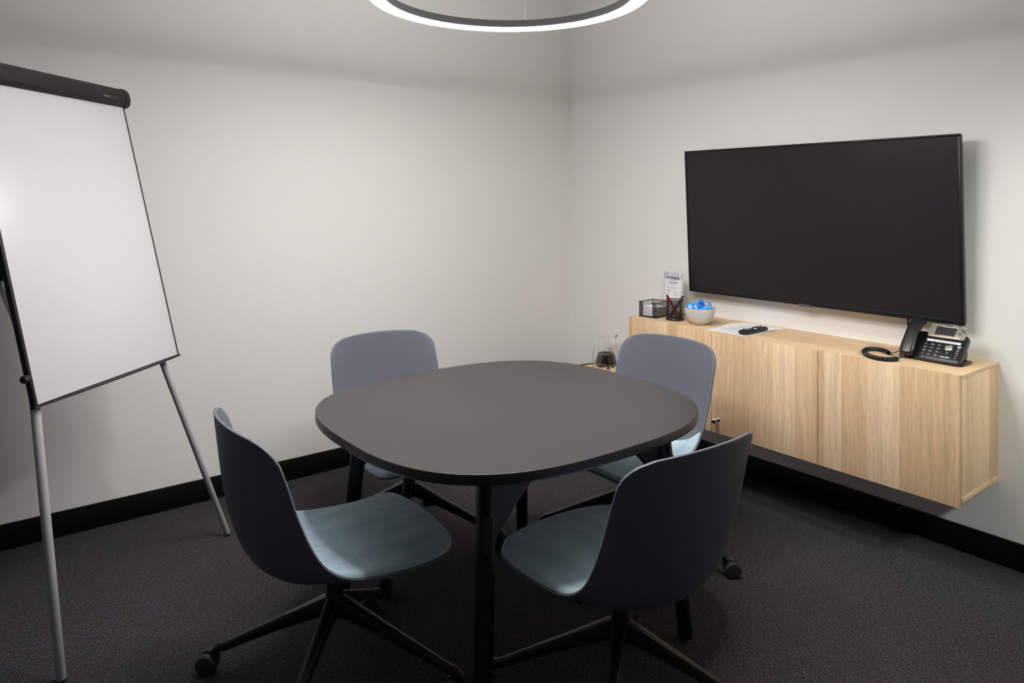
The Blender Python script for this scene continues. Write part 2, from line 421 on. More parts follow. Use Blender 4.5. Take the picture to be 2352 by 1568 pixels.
def make_chair(label):
    ch = thing('swivel_chair', label, 'chair', group='swivel chairs around the meeting table')
    NU, NV = 22, 44; bm = new(); V = []
    for j in range(NV+1):
        t = tt(j, NV); V.append([bm.verts.new(shell_pt(-1+2*i/NU, t)) for i in range(NU+1)])
    for j in range(NV):
        for i in range(NU): bm.faces.new((V[j][i], V[j][i+1], V[j+1][i+1], V[j+1][i]))
    bmesh.ops.recalc_face_normals(bm, faces=bm.faces)
    bm.faces.ensure_lookup_table()
    f = min(bm.faces, key=lambda q: (q.calc_center_median()-Vector((.05, 0, .39))).length)
    if f.normal.z < 0: bmesh.ops.reverse_faces(bm, faces=bm.faces)
    sh = obj('seat_shell', bm, 'shell_plastic', ch, 0)
    sh.data.polygons.foreach_set('use_smooth', [True]*len(sh.data.polygons))
    md = sh.modifiers.new('s', 'SOLIDIFY'); md.thickness = .0085; md.offset = -1; md.use_even_offset = False
    mb = sh.modifiers.new('b', 'BEVEL'); mb.width = .003; mb.segments = 2; mb.limit_method = 'ANGLE'; mb.angle_limit = math.radians(50)
    # felt pad
    bm = new(); NU, NV = 30, 34; t0, t1 = .004, .585
    top = []
    def dense(x): return x-.11*math.sin(2*PI*x)
    for j in range(NV+1):
        row = []; t = t0+(t1-t0)*dense(j/NV)
        for i in range(NU+1):
            u = (-1+2*dense(i/NU))*.982
            s = shell_pt(u, t)
            w_ = abs(shell_pt(.982, t).y); ed = min(w_-abs(s.y), (t-t0)*1.1, (t1-t)*1.1)
            rise = .015*math.sqrt(max(0, 1-(1-min(ed/.020, 1))**2))
            k = abs(s.y/.243)**2.3; g = min(1, ed/.07)
            fill = (1-k)*.022*max(0, min(1, (t-.04)/.2))*max(0, min(1, (.585-t)/.13))*g
            back = max(0, min(1, (t-.43)/.15)); nx, nz = .7*back, 1-.3*back
            row.append(bm.verts.new(s+Vector((nx, 0, nz))*(rise+fill+.0008)))
        top.append(row)
    for j in range(NV):
        for i in range(NU): bm.faces.new((top[j][i], top[j][i+1], top[j+1][i+1], top[j+1][i]))
    bmesh.ops.recalc_face_normals(bm, faces=bm.faces); bm.faces.ensure_lookup_table()
    if bm.faces[NU*NV//2].normal.z < 0: bmesh.ops.reverse_faces(bm, faces=bm.faces)
    pad = obj('seat_pad', bm, 'felt', ch, 0); pad.data.polygons.foreach_set('use_smooth', [True]*len(pad.data.polygons))
    # mechanism and column
    bm = new(); box(bm, (-.01, 0, .357), (.17, .13, .02), .006); box(bm, (-.01, 0, .342), (.10, .075, .02), .008)
    tube(bm, [(.02, .05, .345), (.03, .10, .342)], .006, 10); box(bm, (.032, .115, .341), (.03, .035, .012), .004)
    obj('seat_mechanism', bm, 'black_plastic', ch)
    bm = new(); lathe(bm, [(.0, .205), (.026, .207), (.030, .22), (.027, .25), (.0245, .272), (.0235, .31), (.021, .313), (.021, .322), (.0195, .323), (.0195, .352), (0, .352)], 28)
    obj('gas_column', bm, 'black_metal', ch)
    # four arms of the base
    bm = new()
    path = [(.012, .268, .021, .056), (.04, .257, .020, .054), (.10, .225, .0175, .045), (.20, .172, .0150, .034), (.30, .1195, .0138, .028), (.350, .0935, .0132, .026)]
    rings = []
    def sect(p, rad, hw, hh):
        return [p+Vector((0, y, 0))-rad*q for y, q in ((-hw*.45, 0), (hw*.45, 0), (hw*.8, .003), (hw, .3*hh), (hw*.85, hh-.004), (hw*.5, hh), (-hw*.5, hh), (-hw*.85, hh-.004), (-hw, .3*hh), (-hw*.8, .003))]
    for (x, z, hw, hh) in path: rings.append(sect(Vector((x, 0, z)), Vector((.15, 0, .99)), hw, hh))
    for k in range(1, 7):      # bend down into the castor socket
        a = math.radians(28+62*k/6); rr_ = .034
        p = Vector((.3385+rr_*1.02*math.sin(a)+.018*(k/6), 0, .065+rr_*math.cos(a)-.004*(k/6)))
        rings.append(sect(p, Vector((math.sin(a), 0, math.cos(a))), .0130, .026))
    last = rings[-1]; rings.append([p+Vector((0, 0, -.017)) for p in last])
    loft(bm, rings); bmesh.ops.recalc_face_normals(bm, faces=bm.faces)
    leg_me = None
    for k in range(4):
        if k == 0: lg = obj('leg', bm, 'black_metal', ch, 40); leg_me = lg.data
        else: lg = bpy.data.objects.new('leg', leg_me); C.objects.link(lg); lg.parent = ch
        lg.rotation_euler = (0, 0, math.radians(45+90*k))
        if k == 0:
            b2 = new(); cx = .378; off = .022
            tube(b2, [(cx, 0, .052), (cx, 0, .042)], .0085, 14)
            tube(b2, [(cx, 0, .0435), (cx, 0, .022)], .0105, 16)
            box(b2, (cx+off, 0, .032), (.030, .012, .026), .005)
            for s in (-1, 1):
                prof = [(0, .006), (.028, .006), (.0296, .009), (.0300, .013), (.0296, .022), (.027, .0255), (.022, .0265), (0, .0265)]
                b3 = new(); lathe(b3, prof, 30); apply(b3, Tr(cx+off, 0, .030) @ Rx(-90*s)); merge(b2, b3)
            bmesh.ops.recalc_face_normals(b2, faces=b2.faces)
            cs = obj('caster', b2, 'caster_tyre', lg, 40); cm = cs.data
        else:
            cs = bpy.data.objects.new('caster', cm); C.objects.link(cs); cs.parent = lg
        # each castor swivels its own way about its stem
        a = [100, 8, 140, 180][k]; M = Tr(.378, 0, 0) @ Rz(a) @ Tr(-.378, 0, 0); cs.matrix_local = M
    return ch
def place(ch, x, y, deg, base=0.):
    ch.location = (x, y, 0); ch.rotation_euler = (0, 0, math.radians(deg))
    if base:
        for c in ch.children:
            if c.name.startswith('leg'): c.rotation_euler.z += math.radians(base)
c0 = make_chair('slate swivel chair at the near left side of the table, beside the flip chart')
c1 = copy_tree(c0); c2 = copy_tree(c0); c3 = copy_tree(c0)
c1['label'] = 'slate swivel chair nearest the camera on the right, its dark back turned to the viewer'
c2['label'] = 'slate swivel chair behind the table against the bare white wall'
c3['label'] = 'slate swivel chair behind the table in front of the oak cabinet and water jug'
place(c0, -2.333, -1.570, -1.5); place(c1, -1.757, -2.160, 88., base=-6); place(c2, -1.75, -.972, -93., base=5); place(c3, -1.087, -1.562, 183., base=68)

for lg in c3.children:      # the near castor of this chair trails to the right
    if lg.name.startswith('leg') and abs(math.degrees(lg.rotation_euler.z)-113) < 2:
        lg.children[0].matrix_local = Tr(.378, 0, 0) @ Rz(26) @ Tr(-.378, 0, 0)

# ------------------------------------------------------------------ wall-mounted oak cabinet
CT = .784; y0, y1 = -.886, -2.489; xf = -.366
cab = thing('wall_cabinet', 'long pale oak wall-hung cabinet with three doors under the television', 'cabinet', (0, (y0+y1)/2, .30))
def lb(lo, hi, bev=.001):
    bm = new(); oz = cab.location
    box(bm, ((lo[0]+hi[0])/2, (lo[1]+hi[1])/2-oz.y, (lo[2]+hi[2])/2-oz.z), (hi[0]-lo[0], hi[1]-lo[1], hi[2]-lo[2]), bev); return bm
obj('top_panel', lb((xf+.0183, y1-.003, CT-.0135), (-.0005, y0+.003, CT)), 'oak_top', cab)
for yy in (y1, y0-.018): obj('side_panel', lb((xf+.0185, yy, .342), (-.0005, yy+.018, CT-.014)), 'oak_side', cab)
obj('bottom_panel', lb((xf+.0185, y1-.003, .323), (-.0005, y0+.003, .3415)), 'oak_top', cab)
obj('carcass', lb((xf+.03, y1+.02, .343), (-.002, y0-.02, CT-.015)), 'oak_side', cab)
dw = (y0-y1)/3
for k in range(3):
    ya = y0-dw*k; d = obj('door', lb((xf, ya-dw+.0016, .308), (xf+.0175, ya-.0016, CT-.0004), .0008), 'oak_door', cab)
    if k == 1:
        bm = new(); oz = cab.location; prof = [(.011, 0), (.011, .002), (.0055, .004), (.0048, .016), (.010, .021), (.0145, .028), (.0138, .035), (.009, .0395), (0, .0405)]
        lathe(bm, prof, 24); apply(bm, Tr(xf, ya-.038-oz.y, .374-oz.z) @ Ry(-90)); obj('knob', bm, 'chrome', d, 60)

# ------------------------------------------------------------------ television
tvh, tvw, tvt = .757, 1.340, .034
tv = thing('television', 'large switched-off flat television on the right wall above the oak cabinet', 'television', (-.068, -1.7275, .917))
M = Ry(-math.degrees(math.atan2(.042, .757)))     # leans out slightly at the top
def tvb(lo, hi, bev):
    bm = new(); box(bm, [(a+b)/2 for a, b in zip(lo, hi)], [b-a for a, b in zip(lo, hi)], bev); apply(bm, M); return bm
W2 = tvw/2
bm = tvb((.001, -W2+.004, .004), (tvt, W2-.004, tvh-.004), .004); obj('back_cover', bm, 'tv_back', tv)
bm = new()
for lo, hi in (((-.004, -W2, 0), (.012, W2, .020)), ((-.004, -W2, tvh-.010), (.012, W2, tvh)), ((-.004, -W2, .020), (.012, -W2+.010, tvh-.010)), ((-.004, W2-.010, .020), (.012, W2, tvh-.010))):
    box(bm, [(a+b)/2 for a, b in zip(lo, hi)], [b-a for a, b in zip(lo, hi)], .0015)
apply(bm, M); obj('bezel', bm, 'tv_bezel', tv)
bm = tvb((-.0012, -W2+.0095, .0195), (.001, W2-.0095, tvh-.0095), 0); obj('screen', bm, 'tv_screen', tv)
bm = tvb((-.0075, -.030, -.004), (.006, .030, .007), .002); obj('badge', bm, 'tv_badge', tv)
bm = tvb((.034, -.22, .20), (.050, .22, .56), .006); box(bm, (.040, 0, .38), (.054, .30, .20), .004); obj('wall_bracket', bm, 'tv_back', tv)
# cables dropping behind the set
bm = new(); tube(bm, catmull([(-.030, -2.165, .93), (-.026, -2.168, .89), (-.024, -2.17, .85), (-.05, -2.19, .792), (-.09, -2.23, .7885)], 6), .0038, 10)
tag(obj('power_cable', bm, 'black_plastic'), 'black cable dropping from the television behind the desk phone handset', 'cable')
bm = new(); tube(bm, catmull([(-.022, -2.31, 1.00), (-.020, -2.345, .935), (-.018, -2.365, .90), (-.02, -2.362, .86), (-.024, -2.33, .82), (-.03, -2.29, .7885), (-.05, -2.26, .7882)], 6), .0038, 10)
tag(obj('data_cable', bm, 'black_plastic'), 'black cable curving out beside the right bottom corner of the television', 'cable')

# ------------------------------------------------------------------ flip chart
fc = thing('flip_chart', 'tall white flip chart easel with black frame and grey legs at the left', 'flip chart', (-3.026, -1.028, 0), math.radians(44.6))
BW = .70; lean = math.degrees(math.atan2(.2330, .963)); BL = 1.012
MB = Tr(0, 0, .808) @ Rx(-lean)      # board frame: x along, z up the board, -y the writing face
def fb(lo, hi, bev=.001):
    bm = new(); box(bm, [(a+b)/2 for a, b in zip(lo, hi)], [b-a for a, b in zip(lo, hi)], bev); apply(bm, MB); return bm
obj('board', fb((.010, -.001, .004), (BW-.005, .010, BL-.01)), 'board_white', fc)
bm = new()
for lo, hi in (((0, -.003, 0), (.011, .0145, BL)), ((BW-.006, -.003, 0), (BW, .0135, BL)), ((0, .008, 0), (BW, .0135, .02))):
    box(bm, [(a+b)/2 for a, b in zip(lo, hi)], [b-a for a, b in zip(lo, hi)], .0015)
apply(bm, MB); obj('frame', bm, 'board_black', fc)
# shallow pen tray, bowed along its front edge
bm = new(); rings = []
for k in range(25):
    s = k/24; x = -.004+s*(BW+.012); bow = .030*math.sin(PI*s)**.8
    rings.append([Vector((x, y, z)) for y, z in ((.012, .002), (-.004-bow*.4, .0015), (-.004-bow, .001), (-.004-bow, -.004), (.012, -.006))])
loft(bm, rings); bmesh.ops.recalc_face_normals(bm, faces=bm.faces); apply(bm, MB); obj('pen_tray', bm, 'board_black', fc)
# clamp bar across the top
bm = new(); prof = [(.026, -.002), (-.004, -.004)]+[(.000-.0245*math.cos(math.radians(a))**.8, .0335+.0365*math.sin(math.radians(a))) for a in range(-78, 89, 8)]+[(.006, .070), (.026, .070)]
loft(bm, [[Vector((x, y, BL-.012+z)) for y, z in prof] for x in (-.02, BW-.006)]); bmesh.ops.recalc_face_normals(bm, faces=bm.faces)
apply(bm, MB); bar = obj('clamp_bar', bm, 'board_black', fc, 30)
for x0, x1 in ((-.046, -.020), (BW-.006, BW+.020)):
    bm = new(); rings = []
    for x, g in ((x0, .0), (x0+.004, .0022), (x1-.004, .0022), (x1, .0)) if x0 < 0 else ((x0, .0022), (x1-.008, .0022), (x1-.002, .001), (x1, -.004)):
        rings.append([Vector((x, .002+(y-.002)*(1+g*18), BL-.012+.033+(z-.033)*(1+g*30))) for y, z in prof])
    loft(bm, rings); bmesh.ops.recalc_face_normals(bm, faces=bm.faces); apply(bm, MB); obj('end_cap', bm, 'board_black', bar, 40)
bm = new(); lx = BW-.093
ML = MB @ Tr(lx, -.0240, BL-.012+.0215) @ Rx(90-6)
text(bm, 'VISION', .0125, ML @ Tr(-.0015, 0, 0), 0, 'RIGHT', .0004, xbold=.0004); text(bm, 'CHART', .0125, ML @ Tr(.0005, 0, 0), 1, 'LEFT', .0004)
arc = [(-.027+.056*k/16, .0075+.0065*math.sin(PI*k/16)) for k in range(17)]
for (a, b) in zip(arc, arc[1:]):
    q = [bm.verts.new(ML @ Vector((x, y+dy, .0003))) for (x, y), dy in ((a, 0), (b, 0), (b, .0010), (a, .0010))]; bm.faces.new(q)
obj('printed_logo', bm, ['logo_grey', 'logo_dark'], bar, 0)
# legs: grey tubes telescoping out of sleeves behind the board
def fleg(p0, p1, r, name='leg', m='tube_grey'):
    bm = new(); p0, p1 = Vector(p0), Vector(p1)
    tube(bm, [p1, p0+(p1-p0)*.012, p0+(p1-p0)*.010], [r, r, r*.9], 20); lg = obj(name, bm, m, fc, 50)
    bm = new(); tube(bm, [p0+(p1-p0)*.012, p0], [r*1.0, r*.85], 16); obj('rubber_foot', bm, 'board_black', lg)
fleg((.015, -.074, 0), (.030, .032, .86), .0135); fleg((.934, -.074, 0), (.590, .046, .93), .0115)
fleg((.36, .98, 0), (.352, .235, 1.70), .0115)
bm = new()
for s, t in ((.105, .16), (.585, .50)):
    tube(bm, [MB @ Vector((s, .030, .05)), MB @ Vector((t, .030, BL-.02))], .0125, 16)
box(bm, (0.35, .036, BL-.03), (.5, .03, .03), .003, M=MB); obj('leg_sleeve', bm, 'tube_grey', fc)
bm = new(); tube(bm, [(.345, .455, 1.226), (.196, .300, 1.136), (.024, .070, 1.022)], [.009, .009, .009], 14); obj('spreader_bar', bm, 'tube_grey', fc)
bm = new(); tube(bm, [(.185, .27, 1.190), (.225, .33, 1.180)], .016, 18); box(bm, (.2, .30, 1.175), (.02, .02, .05), .004); obj('locking_knob', bm, 'board_black', fc)
bm = new(); tube(bm, [(0., .018, .893), (-.018, .018, .893), (-.024, .018, .893)], [.009, .013, .010], 8); obj('tightening_knob', bm, 'board_black', fc)

# ------------------------------------------------------------------ round-cornered side table with jug and glasses in the corner
ST = .40
sx0, sy0 = -.275, -.598
st = thing('side_table', 'low side table with pale oak top and black rim in the corner', 'side table', (sx0, sy0, 0))
bm = new(); prism(bm, superellipse(.228, .246, 3.2, 80), ST-.018, ST); 
bm.normal_update(); obj('top_panel', bm, 'oak_pale', st, 40)
bm = new(); o1 = superellipse(.2285, .2465, 3.2, 80); o2 = superellipse(.236, .254, 3.2, 80)
loft(bm, [[Vector((x, y, ST-.022)) for x, y in o1], [Vector((x, y, ST-.022)) for x, y in o2], [Vector((x, y, ST+.006)) for x, y in o2], [Vector((x, y, ST+.006)) for x, y in o1], [Vector((x, y, ST-.022)) for x, y in o1]], cap=False)
bmesh.ops.recalc_face_normals(bm, faces=bm.faces); obj('rim', bm, 'black_metal', st, 40)
for sx in (-1, 1):
    for sy in (-1, 1):
        bm = new(); tube(bm, [(sx*.17, sy*.19, 0), (sx*.14, sy*.16, ST-.018)], [.008, .011], 14); obj('leg', bm, 'black_metal', st)
jug = thing('glass_jug', 'clear glass water jug with dark contents on the oak side table', 'jug', (-.150, -.505, ST+.0005))
prof_o = [(0, 0), (.060, 0), (.0655, .004), (.069, .015), (.0685, .035), (.064, .060), (.055, .088), (.0485, .110), (.0455, .128), (.0450, .140), (.0465, .165), (.0490, .188), (.0500, .198)]
prof_i = [(.0475, .1985), (.0440, .165), (.0425, .140), (.0430, .128), (.046, .110), (.0525, .088), (.0615, .060), (.066, .035), (.0662, .020), (.062, .012), (0, .0105)]
bm = new(); lathe(bm, prof_o+prof_i, 48)
# pull a pouring lip out of the rim towards +x side
lipd = Vector((.85, -.53))
for v in bm.verts:
    if v.co.z > .15:
        r = Vector((v.co.x, v.co.y)); k = max(0, r.normalized().dot(lipd)) if r.length else 0
        w = (k**14)*((v.co.z-.15)/.048)**2; v.co.x += lipd.x*.022*w; v.co.y += lipd.y*.022*w; v.co.z += .006*w
obj('jug_body', bm, 'glass_clear', jug, 60)
bm = new(); hd = Vector((-.85, .53, 0))
def hp(r, z): return hd*r+Vector((0, 0, z))
tube(bm, catmull([hp(.0445, .126), hp(.058, .134), hp(.073, .122), hp(.082, .095), hp(.082, .060), hp(.075, .036), hp(.0685, .026)], 7), .0042, 12); obj('handle', bm, 'glass_clear', jug, 60)
bm = new(); lathe(bm, [(0, .019), (.057, .020), (.0635, .026), (.0645, .035), (.060, .060), (.052, .086), (.0485, .094), (.044, .090), (.02, .0865), (0, .0865)], 48)
obj('jug_contents', bm, 'dark_liquid', jug, 60)
glab = ['clear tumbler in front of the jug on the side table, the left one of two', 'clear tumbler on the side table beside the swivel chair, the right one of two']
for (gx, gy), lab in zip(((-.395, -.700), (-.335, -.770)), glab):
    bm = new(); lathe(bm, [(0, 0), (.031, 0), (.033, .003), (.0415, .088), (.0412, .090), (.0395, .089), (.0315, .008), (.029, .006), (0, .006)], 40)
    g = obj('drinking_glass', bm, 'glass_clear', loc=(gx, gy, ST)); tag(g, lab, 'glass', 'tumblers on the side table')

# ------------------------------------------------------------------ things on the cabinet
# memo holder of black wire mesh
def wire_loop(bm, pts, r): 
    pts = [Vector(p) for p in pts]
    for a, b in zip(pts, pts[1:]): tube(bm, [a, b], r, 8)
    for p in pts: bmesh.ops.create_icosphere(bm, subdivisions=1, radius=r*1.02, matrix=Matrix.Translation(p))
mh = thing('memo_holder', 'black wire mesh memo holder with note paper at the left end of the cabinet', 'memo holder', (-.240, -.955, CT), math.radians(8))
hx, hy, hz = .062, .052, .080
bm = new()
def panel(bm, pts): bm.faces.new([bm.verts.new(p) for p in pts])
panel(bm, [(-hx, -hy, .002), (hx, -hy, .002), (hx, hy, .002), (-hx, hy, .002)])
panel(bm, [(hx, -hy, .002), (hx, hy, .002), (hx, hy, hz), (hx, -hy, hz)])
for s in (-1, 1): panel(bm, [(-hx, s*hy, .002), (hx, s*hy, .002), (hx, s*hy, hz), (-hx, s*hy, hz)])
for a, b in ((-hy, -hy+.018), (hy-.018, hy)): panel(bm, [(-hx, a, .002), (-hx, b, .002), (-hx, b, hz), (-hx, a, hz)])
obj('mesh_panels', bm, 'wire_mesh', mh, 0)
bm = new()
wire_loop(bm, [(-hx, -hy+.018, hz), (-hx, -hy, hz), (hx, -hy, hz), (hx, hy, hz), (-hx, hy, hz), (-hx, hy-.018, hz), (-hx, hy-.018, .004)], .0022)
wire_loop(bm, [(-hx, -hy+.018, hz), (-hx, -hy+.018, .004)], .0022)
wire_loop(bm, [(-hx, -hy, .003), (hx, -hy, .003), (hx, hy, .003), (-hx, hy, .003), (-hx, -hy, .003)], .0028)
for sx in (-1, 1):
    for sy in (-1, 1): tube(bm, [(sx*hx, sy*hy, .003), (sx*hx, sy*hy, hz)], .0014, 6)
obj('wire_rim', bm, 'black_metal', mh, 50)
Mh = Tr(-.240, -.955, CT) @ Rz(8)
for (z0_, z1_, tw, lab) in ((.006, .030, 2, 'lower block of white note slips in the black mesh memo holder'), (.0305, .054, -3, 'upper block of white note slips in the black mesh memo holder')):
    bm = new()
    n = 6
    for k in range(n):
        za, zb = z0_+(z1_-z0_)*k/n, z0_+(z1_-z0_)*(k+1)/n
        box(bm, (.002+random.uniform(-.0015, .0015), random.uniform(-.0015, .0015), (za+zb)/2), (.098, .088, zb-za-.0004), 0, mi=0)
    bm.normal_update()
    for f in bm.faces: f.material_index = 0 if f.normal.z > .5 else 1
    o = obj('note_block', bm, ['paper', 'paper_edge'], smooth=0); o.matrix_world = Mh @ Rz(tw); tag(o, lab, 'note paper')
# pencil cup
PCX, PCY = -.243, -1.100; pcr, pch = .0445, .104
pc = thing('pencil_cup', 'round black wire mesh pencil cup holding two pens beside the bowl', 'pencil cup', (PCX, PCY, CT))
bm = new(); lathe(bm, [(pcr, .004), (pcr, pch)], 48); 
for f in [f for f in bm.faces if len(f.verts) > 4]: bm.faces.remove(f)
obj('mesh_wall', bm, 'wire_mesh', pc, 60)
bm = new(); lathe(bm, [(0, .0005), (pcr+.003, .0005), (pcr+.0035, .004), (pcr+.001, .009), (pcr-.001, .009), (pcr-.002, .004), (0, .004)], 48); obj('base', bm, 'black_metal', pc, 50)
bm = new(); lathe(bm, [(pcr+.0022*math.cos(2*PI*k/10), pch+.0022*math.sin(2*PI*k/10)) for k in range(10)][::-1], 48, closed=True); obj('rim', bm, 'black_metal', pc, 60)
def pen(name, p0, p1, body, label, clip):
    p0, p1 = Vector(p0), Vector(p1); d = p1-p0; Ln = d.length
    root = thing(name, label, 'pen', p0); q = d.to_track_quat('Z', 'Y'); root.rotation_mode = 'QUATERNION'; root.rotation_quaternion = q
    bm = new(); lathe(bm, [(0, 0), (.0016, .001), (.0045, .014), (.0064, .019), (.0068, .09), (.0066, Ln*.62)], 16); obj('barrel', bm, body, root, 50)
    bm = new(); lathe(bm, [(.0070, Ln*.60), (.0076, Ln*.62), (.0070, Ln*.88), (.0046, Ln-.003), (0, Ln)], 16); cp = obj('cap', bm, body if clip == 'black_plastic' and body == 'red_plastic' else 'black_plastic', root, 50)
    bm = new(); box(bm, (.0098, 0, Ln*.80), (.0026, .0048, Ln*.36), .0009); box(bm, (.007, 0, Ln*.97-.003), (.008, .0048, .005), .0009); obj('clip', bm, clip, cp)
right = Vector((.7926, -.6098, 0)); fwd = Vector((.6098, .7926, 0)); PB = Vector((PCX, PCY, CT))
pen('red_pen', PB+right*.026+Vector((0, 0, .006))-fwd*.012, PB-right*.052+Vector((0, 0, .136))-fwd*.030, 'red_plastic', 'red ballpoint pen leaning left in the mesh pencil cup', 'black_plastic')
pen('black_pen', PB-right*.030+Vector((0, 0, .006))+fwd*.010, PB+right*.050+Vector((0, 0, .124))+fwd*.020, 'black_plastic', 'black ballpoint pen leaning right in the mesh pencil cup', 'black_metal')
# acrylic menu stand
sg = thing('menu_stand', 'clear acrylic stand with a printed beverage menu behind the pencil cup', 'sign', (-.128, -.984, CT), math.radians(-90-6))
sw_, sh_ = .172, .238
tiltm = Rx(-4)
bm = new(); box(bm, (0, 0, sh_/2+.003), (sw_, .003, sh_), .0006, M=tiltm); box(bm, (0, .025, .0017), (sw_, .075, .003), .0006); obj('acrylic_holder', bm, 'acrylic', sg)
pw, ph = .150, .212; pz = .020
bm = new(); box(bm, (0, -.0022, pz+ph/2), (pw, .0006, ph), 0, M=tiltm); ins = obj('menu_card', bm, 'paper', sg, 0)
MS = tiltm @ Tr(0, -.0027, pz) @ Rx(90)
bm = new()
def flat(bm, x, y, w, h, mi, M, z=.0001):
    q = [bm.verts.new(M @ Vector(p)) for p in ((x-w/2, y-h/2, z), (x+w/2, y-h/2, z), (x+w/2, y+h/2, z), (x-w/2, y+h/2, z))]
    f = bm.faces.new(q); f.material_index = mi
for x, w in ((-.052, .040), (-.012, .020), (.014, .018), (.036, .016), (.064, .014)): flat(bm, x, ph-.022, w, .040, 2, MS)
for k in range(9):
    for s in (-1, 1): flat(bm, s*.066+random.uniform(-.003, .003), ph-.052-.017*k, random.uniform(.008, .016), random.uniform(.006, .014), 2, MS)
flat(bm, 0, .082, .104, .164, 3, MS, .0002)
text(bm, 'workspace', .0225, MS @ Tr(0, ph-.030, .0004), 0, shear=.1, xbold=.0003, sx=.95)
text(bm, '365', .009, MS @ Tr(.056, ph-.023, .0004), 1)
flat(bm, 0, ph-.0465, .046, .0018, 1, MS, .0004); flat(bm, 0, ph-.0675, .046, .0018, 1, MS, .0004)
text(bm, 'Beverage Menu', .0105, MS @ Tr(0, ph-.057, .0004), 0, xbold=.0002)
rows = [(-.040, ph-.079, .014, 0), (-.012, ph-.087, .066, 4), (-.032, ph-.101, .030, 0), (-.030, ph-.110, .034, 4), (.022, ph-.110, .020, 4), (-.037, ph-.118, .014, 4), (.024, ph-.118, .022, 4), (-.032, ph-.126, .022, 4), (.028, ph-.126, .030, 4),
        (-.036, ph-.140, .022, 0), (-.030, ph-.148, .036, 0), (-.034, ph-.156, .026, 4), (-.028, ph-.164, .030, 4), (.014, ph-.156, .016, 4), (.036, ph-.158, .016, 4), (-.03, ph-.174, .03, 4), (-.03, ph-.183, .034, 4), (.01, ph-.195, .05, 4)]
for x, y, w, mi in rows:
    n = max(1, int(w/.0075)); x0_ = x-w/2
    for k in range(n): flat(bm, x0_+w*(k+.45)/n, y, w/n*.75, .0026, mi, MS, .0004)
obj('printed_text', bm, ['ink', 'ink_pink', 'ink_pale', 'paper', 'ink_grey'], ins, 0)
# bowl of wrapped sweets
BX, BY = -.247, -1.262
bm = new(); prof = [(0, .0), (.030, 0), (.033, .002), (.045, .009), (.060, .024), (.070, .043), (.0755, .064), (.077, .082), (.0768, .0845), (.0755, .085), (.074, .083), (.0725, .064), (.067, .044), (.057, .026), (.043, .012), (.02, .007), (0, .006)]
lathe(bm, prof, 64); bw = obj('bowl', bm, 'ceramic', None, 60, (BX, BY, CT)); tag(bw, 'grey-white ceramic bowl full of blue wrapped sweets on the cabinet', 'bowl')
def candy_mesh():
    bm = new(); NU, NV = 44, 24; Lx, Ly = .0262, .0150; g = []
    for side in (1, -1):
        rows_ = []
        for i in range(NU+1):
            x = -1+2*i/NU; body = min(1, max(0, (1-abs(x))/.30)); prof_ = math.sin(body*PI/2)**.8
            w = 1.05-.22*math.exp(-((abs(x)-.78)/.10)**2)
            r = []
            for j in range(NV+1):
                y = -1+2*j/NV
                z = side*.0056*prof_*math.sqrt(max(0, 1-y*y))**.9+.0012*math.sin(9*y+3*x)*(1-body)
                r.append(bm.verts.new((Lx*x+(.0012*((j % 2)*2-1) if abs(x) > .99 else 0), Ly*w*y, z)))
            rows_.append(r)
        g.append(rows_)
        for i in range(NU):
            for j in range(NV):
                v = (rows_[i][j], rows_[i+1][j], rows_[i+1][j+1], rows_[i][j+1])
                f = bm.faces.new(v if side > 0 else tuple(reversed(v)))
                x = (-1+2*(i+.5)/NU); y = (-1+2*(j+.5)/NV)
                e = (x/.52)**2+(y/.50)**2
                if e < 1 and side > 0: f.material_index = 2 if (abs(y-.08) < .13 and abs(x) < .40 and (i % 6 > 1)) else 1
                elif abs(x) > .80 and (i//2+j//2) % 5 == 0: f.material_index = 2
                elif side < 0 and e < .7: f.material_index = 1
    bmesh.ops.remove_doubles(bm, verts=bm.verts, dist=1e-5); return bm
first = obj('wrapped_sweet', candy_mesh(), ['wrap_blue', 'wrap_white', 'wrap_deep'], None, 70)
tag(first, 'blue and white wrapped sweet heaped in the grey-white bowl', 'sweet', 'wrapped sweets in the bowl')
spots = []
for (z, r, n, ph0) in ((.040, .012, 3, 0), (.058, .029, 6, .4), (.064, .010, 3, .8), (.074, .0385, 8, .1), (.079, .018, 4, 0), (.0885, .0495, 9, .75), (.097, .030, 5, .3), (.109, .012, 3, .5)):
    for k in range(n):
        a = ph0+2*PI*k/n+random.uniform(-.15, .15); spots.append((r*math.cos(a), r*math.sin(a), z+random.uniform(-.002, .002), a))
for i, (x, y, z, a) in enumerate(spots):
    o = first if i == 0 else first.copy()
    if i: C.objects.link(o)
    o.location = (BX+x, BY+y, CT+z); tilt = 0 if z < .08 else .45
    # upper sweets lean outwards so that their faces show
    o.rotation_euler = (random.uniform(-.35, .35), random.uniform(-.25, .25), 0)
    q = Matrix.Rotation(tilt*min(1, math.hypot(x, y)/.04), 4, Vector((-math.sin(a), math.cos(a), 0))) @ Rz(random.uniform(0, 360)) @ Rx(random.uniform(-10, 10)) @ Ry(random.uniform(-10, 10)) if z < .08 else Matrix.Rotation(tilt*min(1, math.hypot(x, y)/.04), 4, Vector((-math.sin(a), math.cos(a), 0))) @ Rz(random.uniform(0, 360)) @ Rx(random.uniform(-38, 38)) @ Ry(random.uniform(-28, 28))
    o.rotation_euler = q.to_euler()
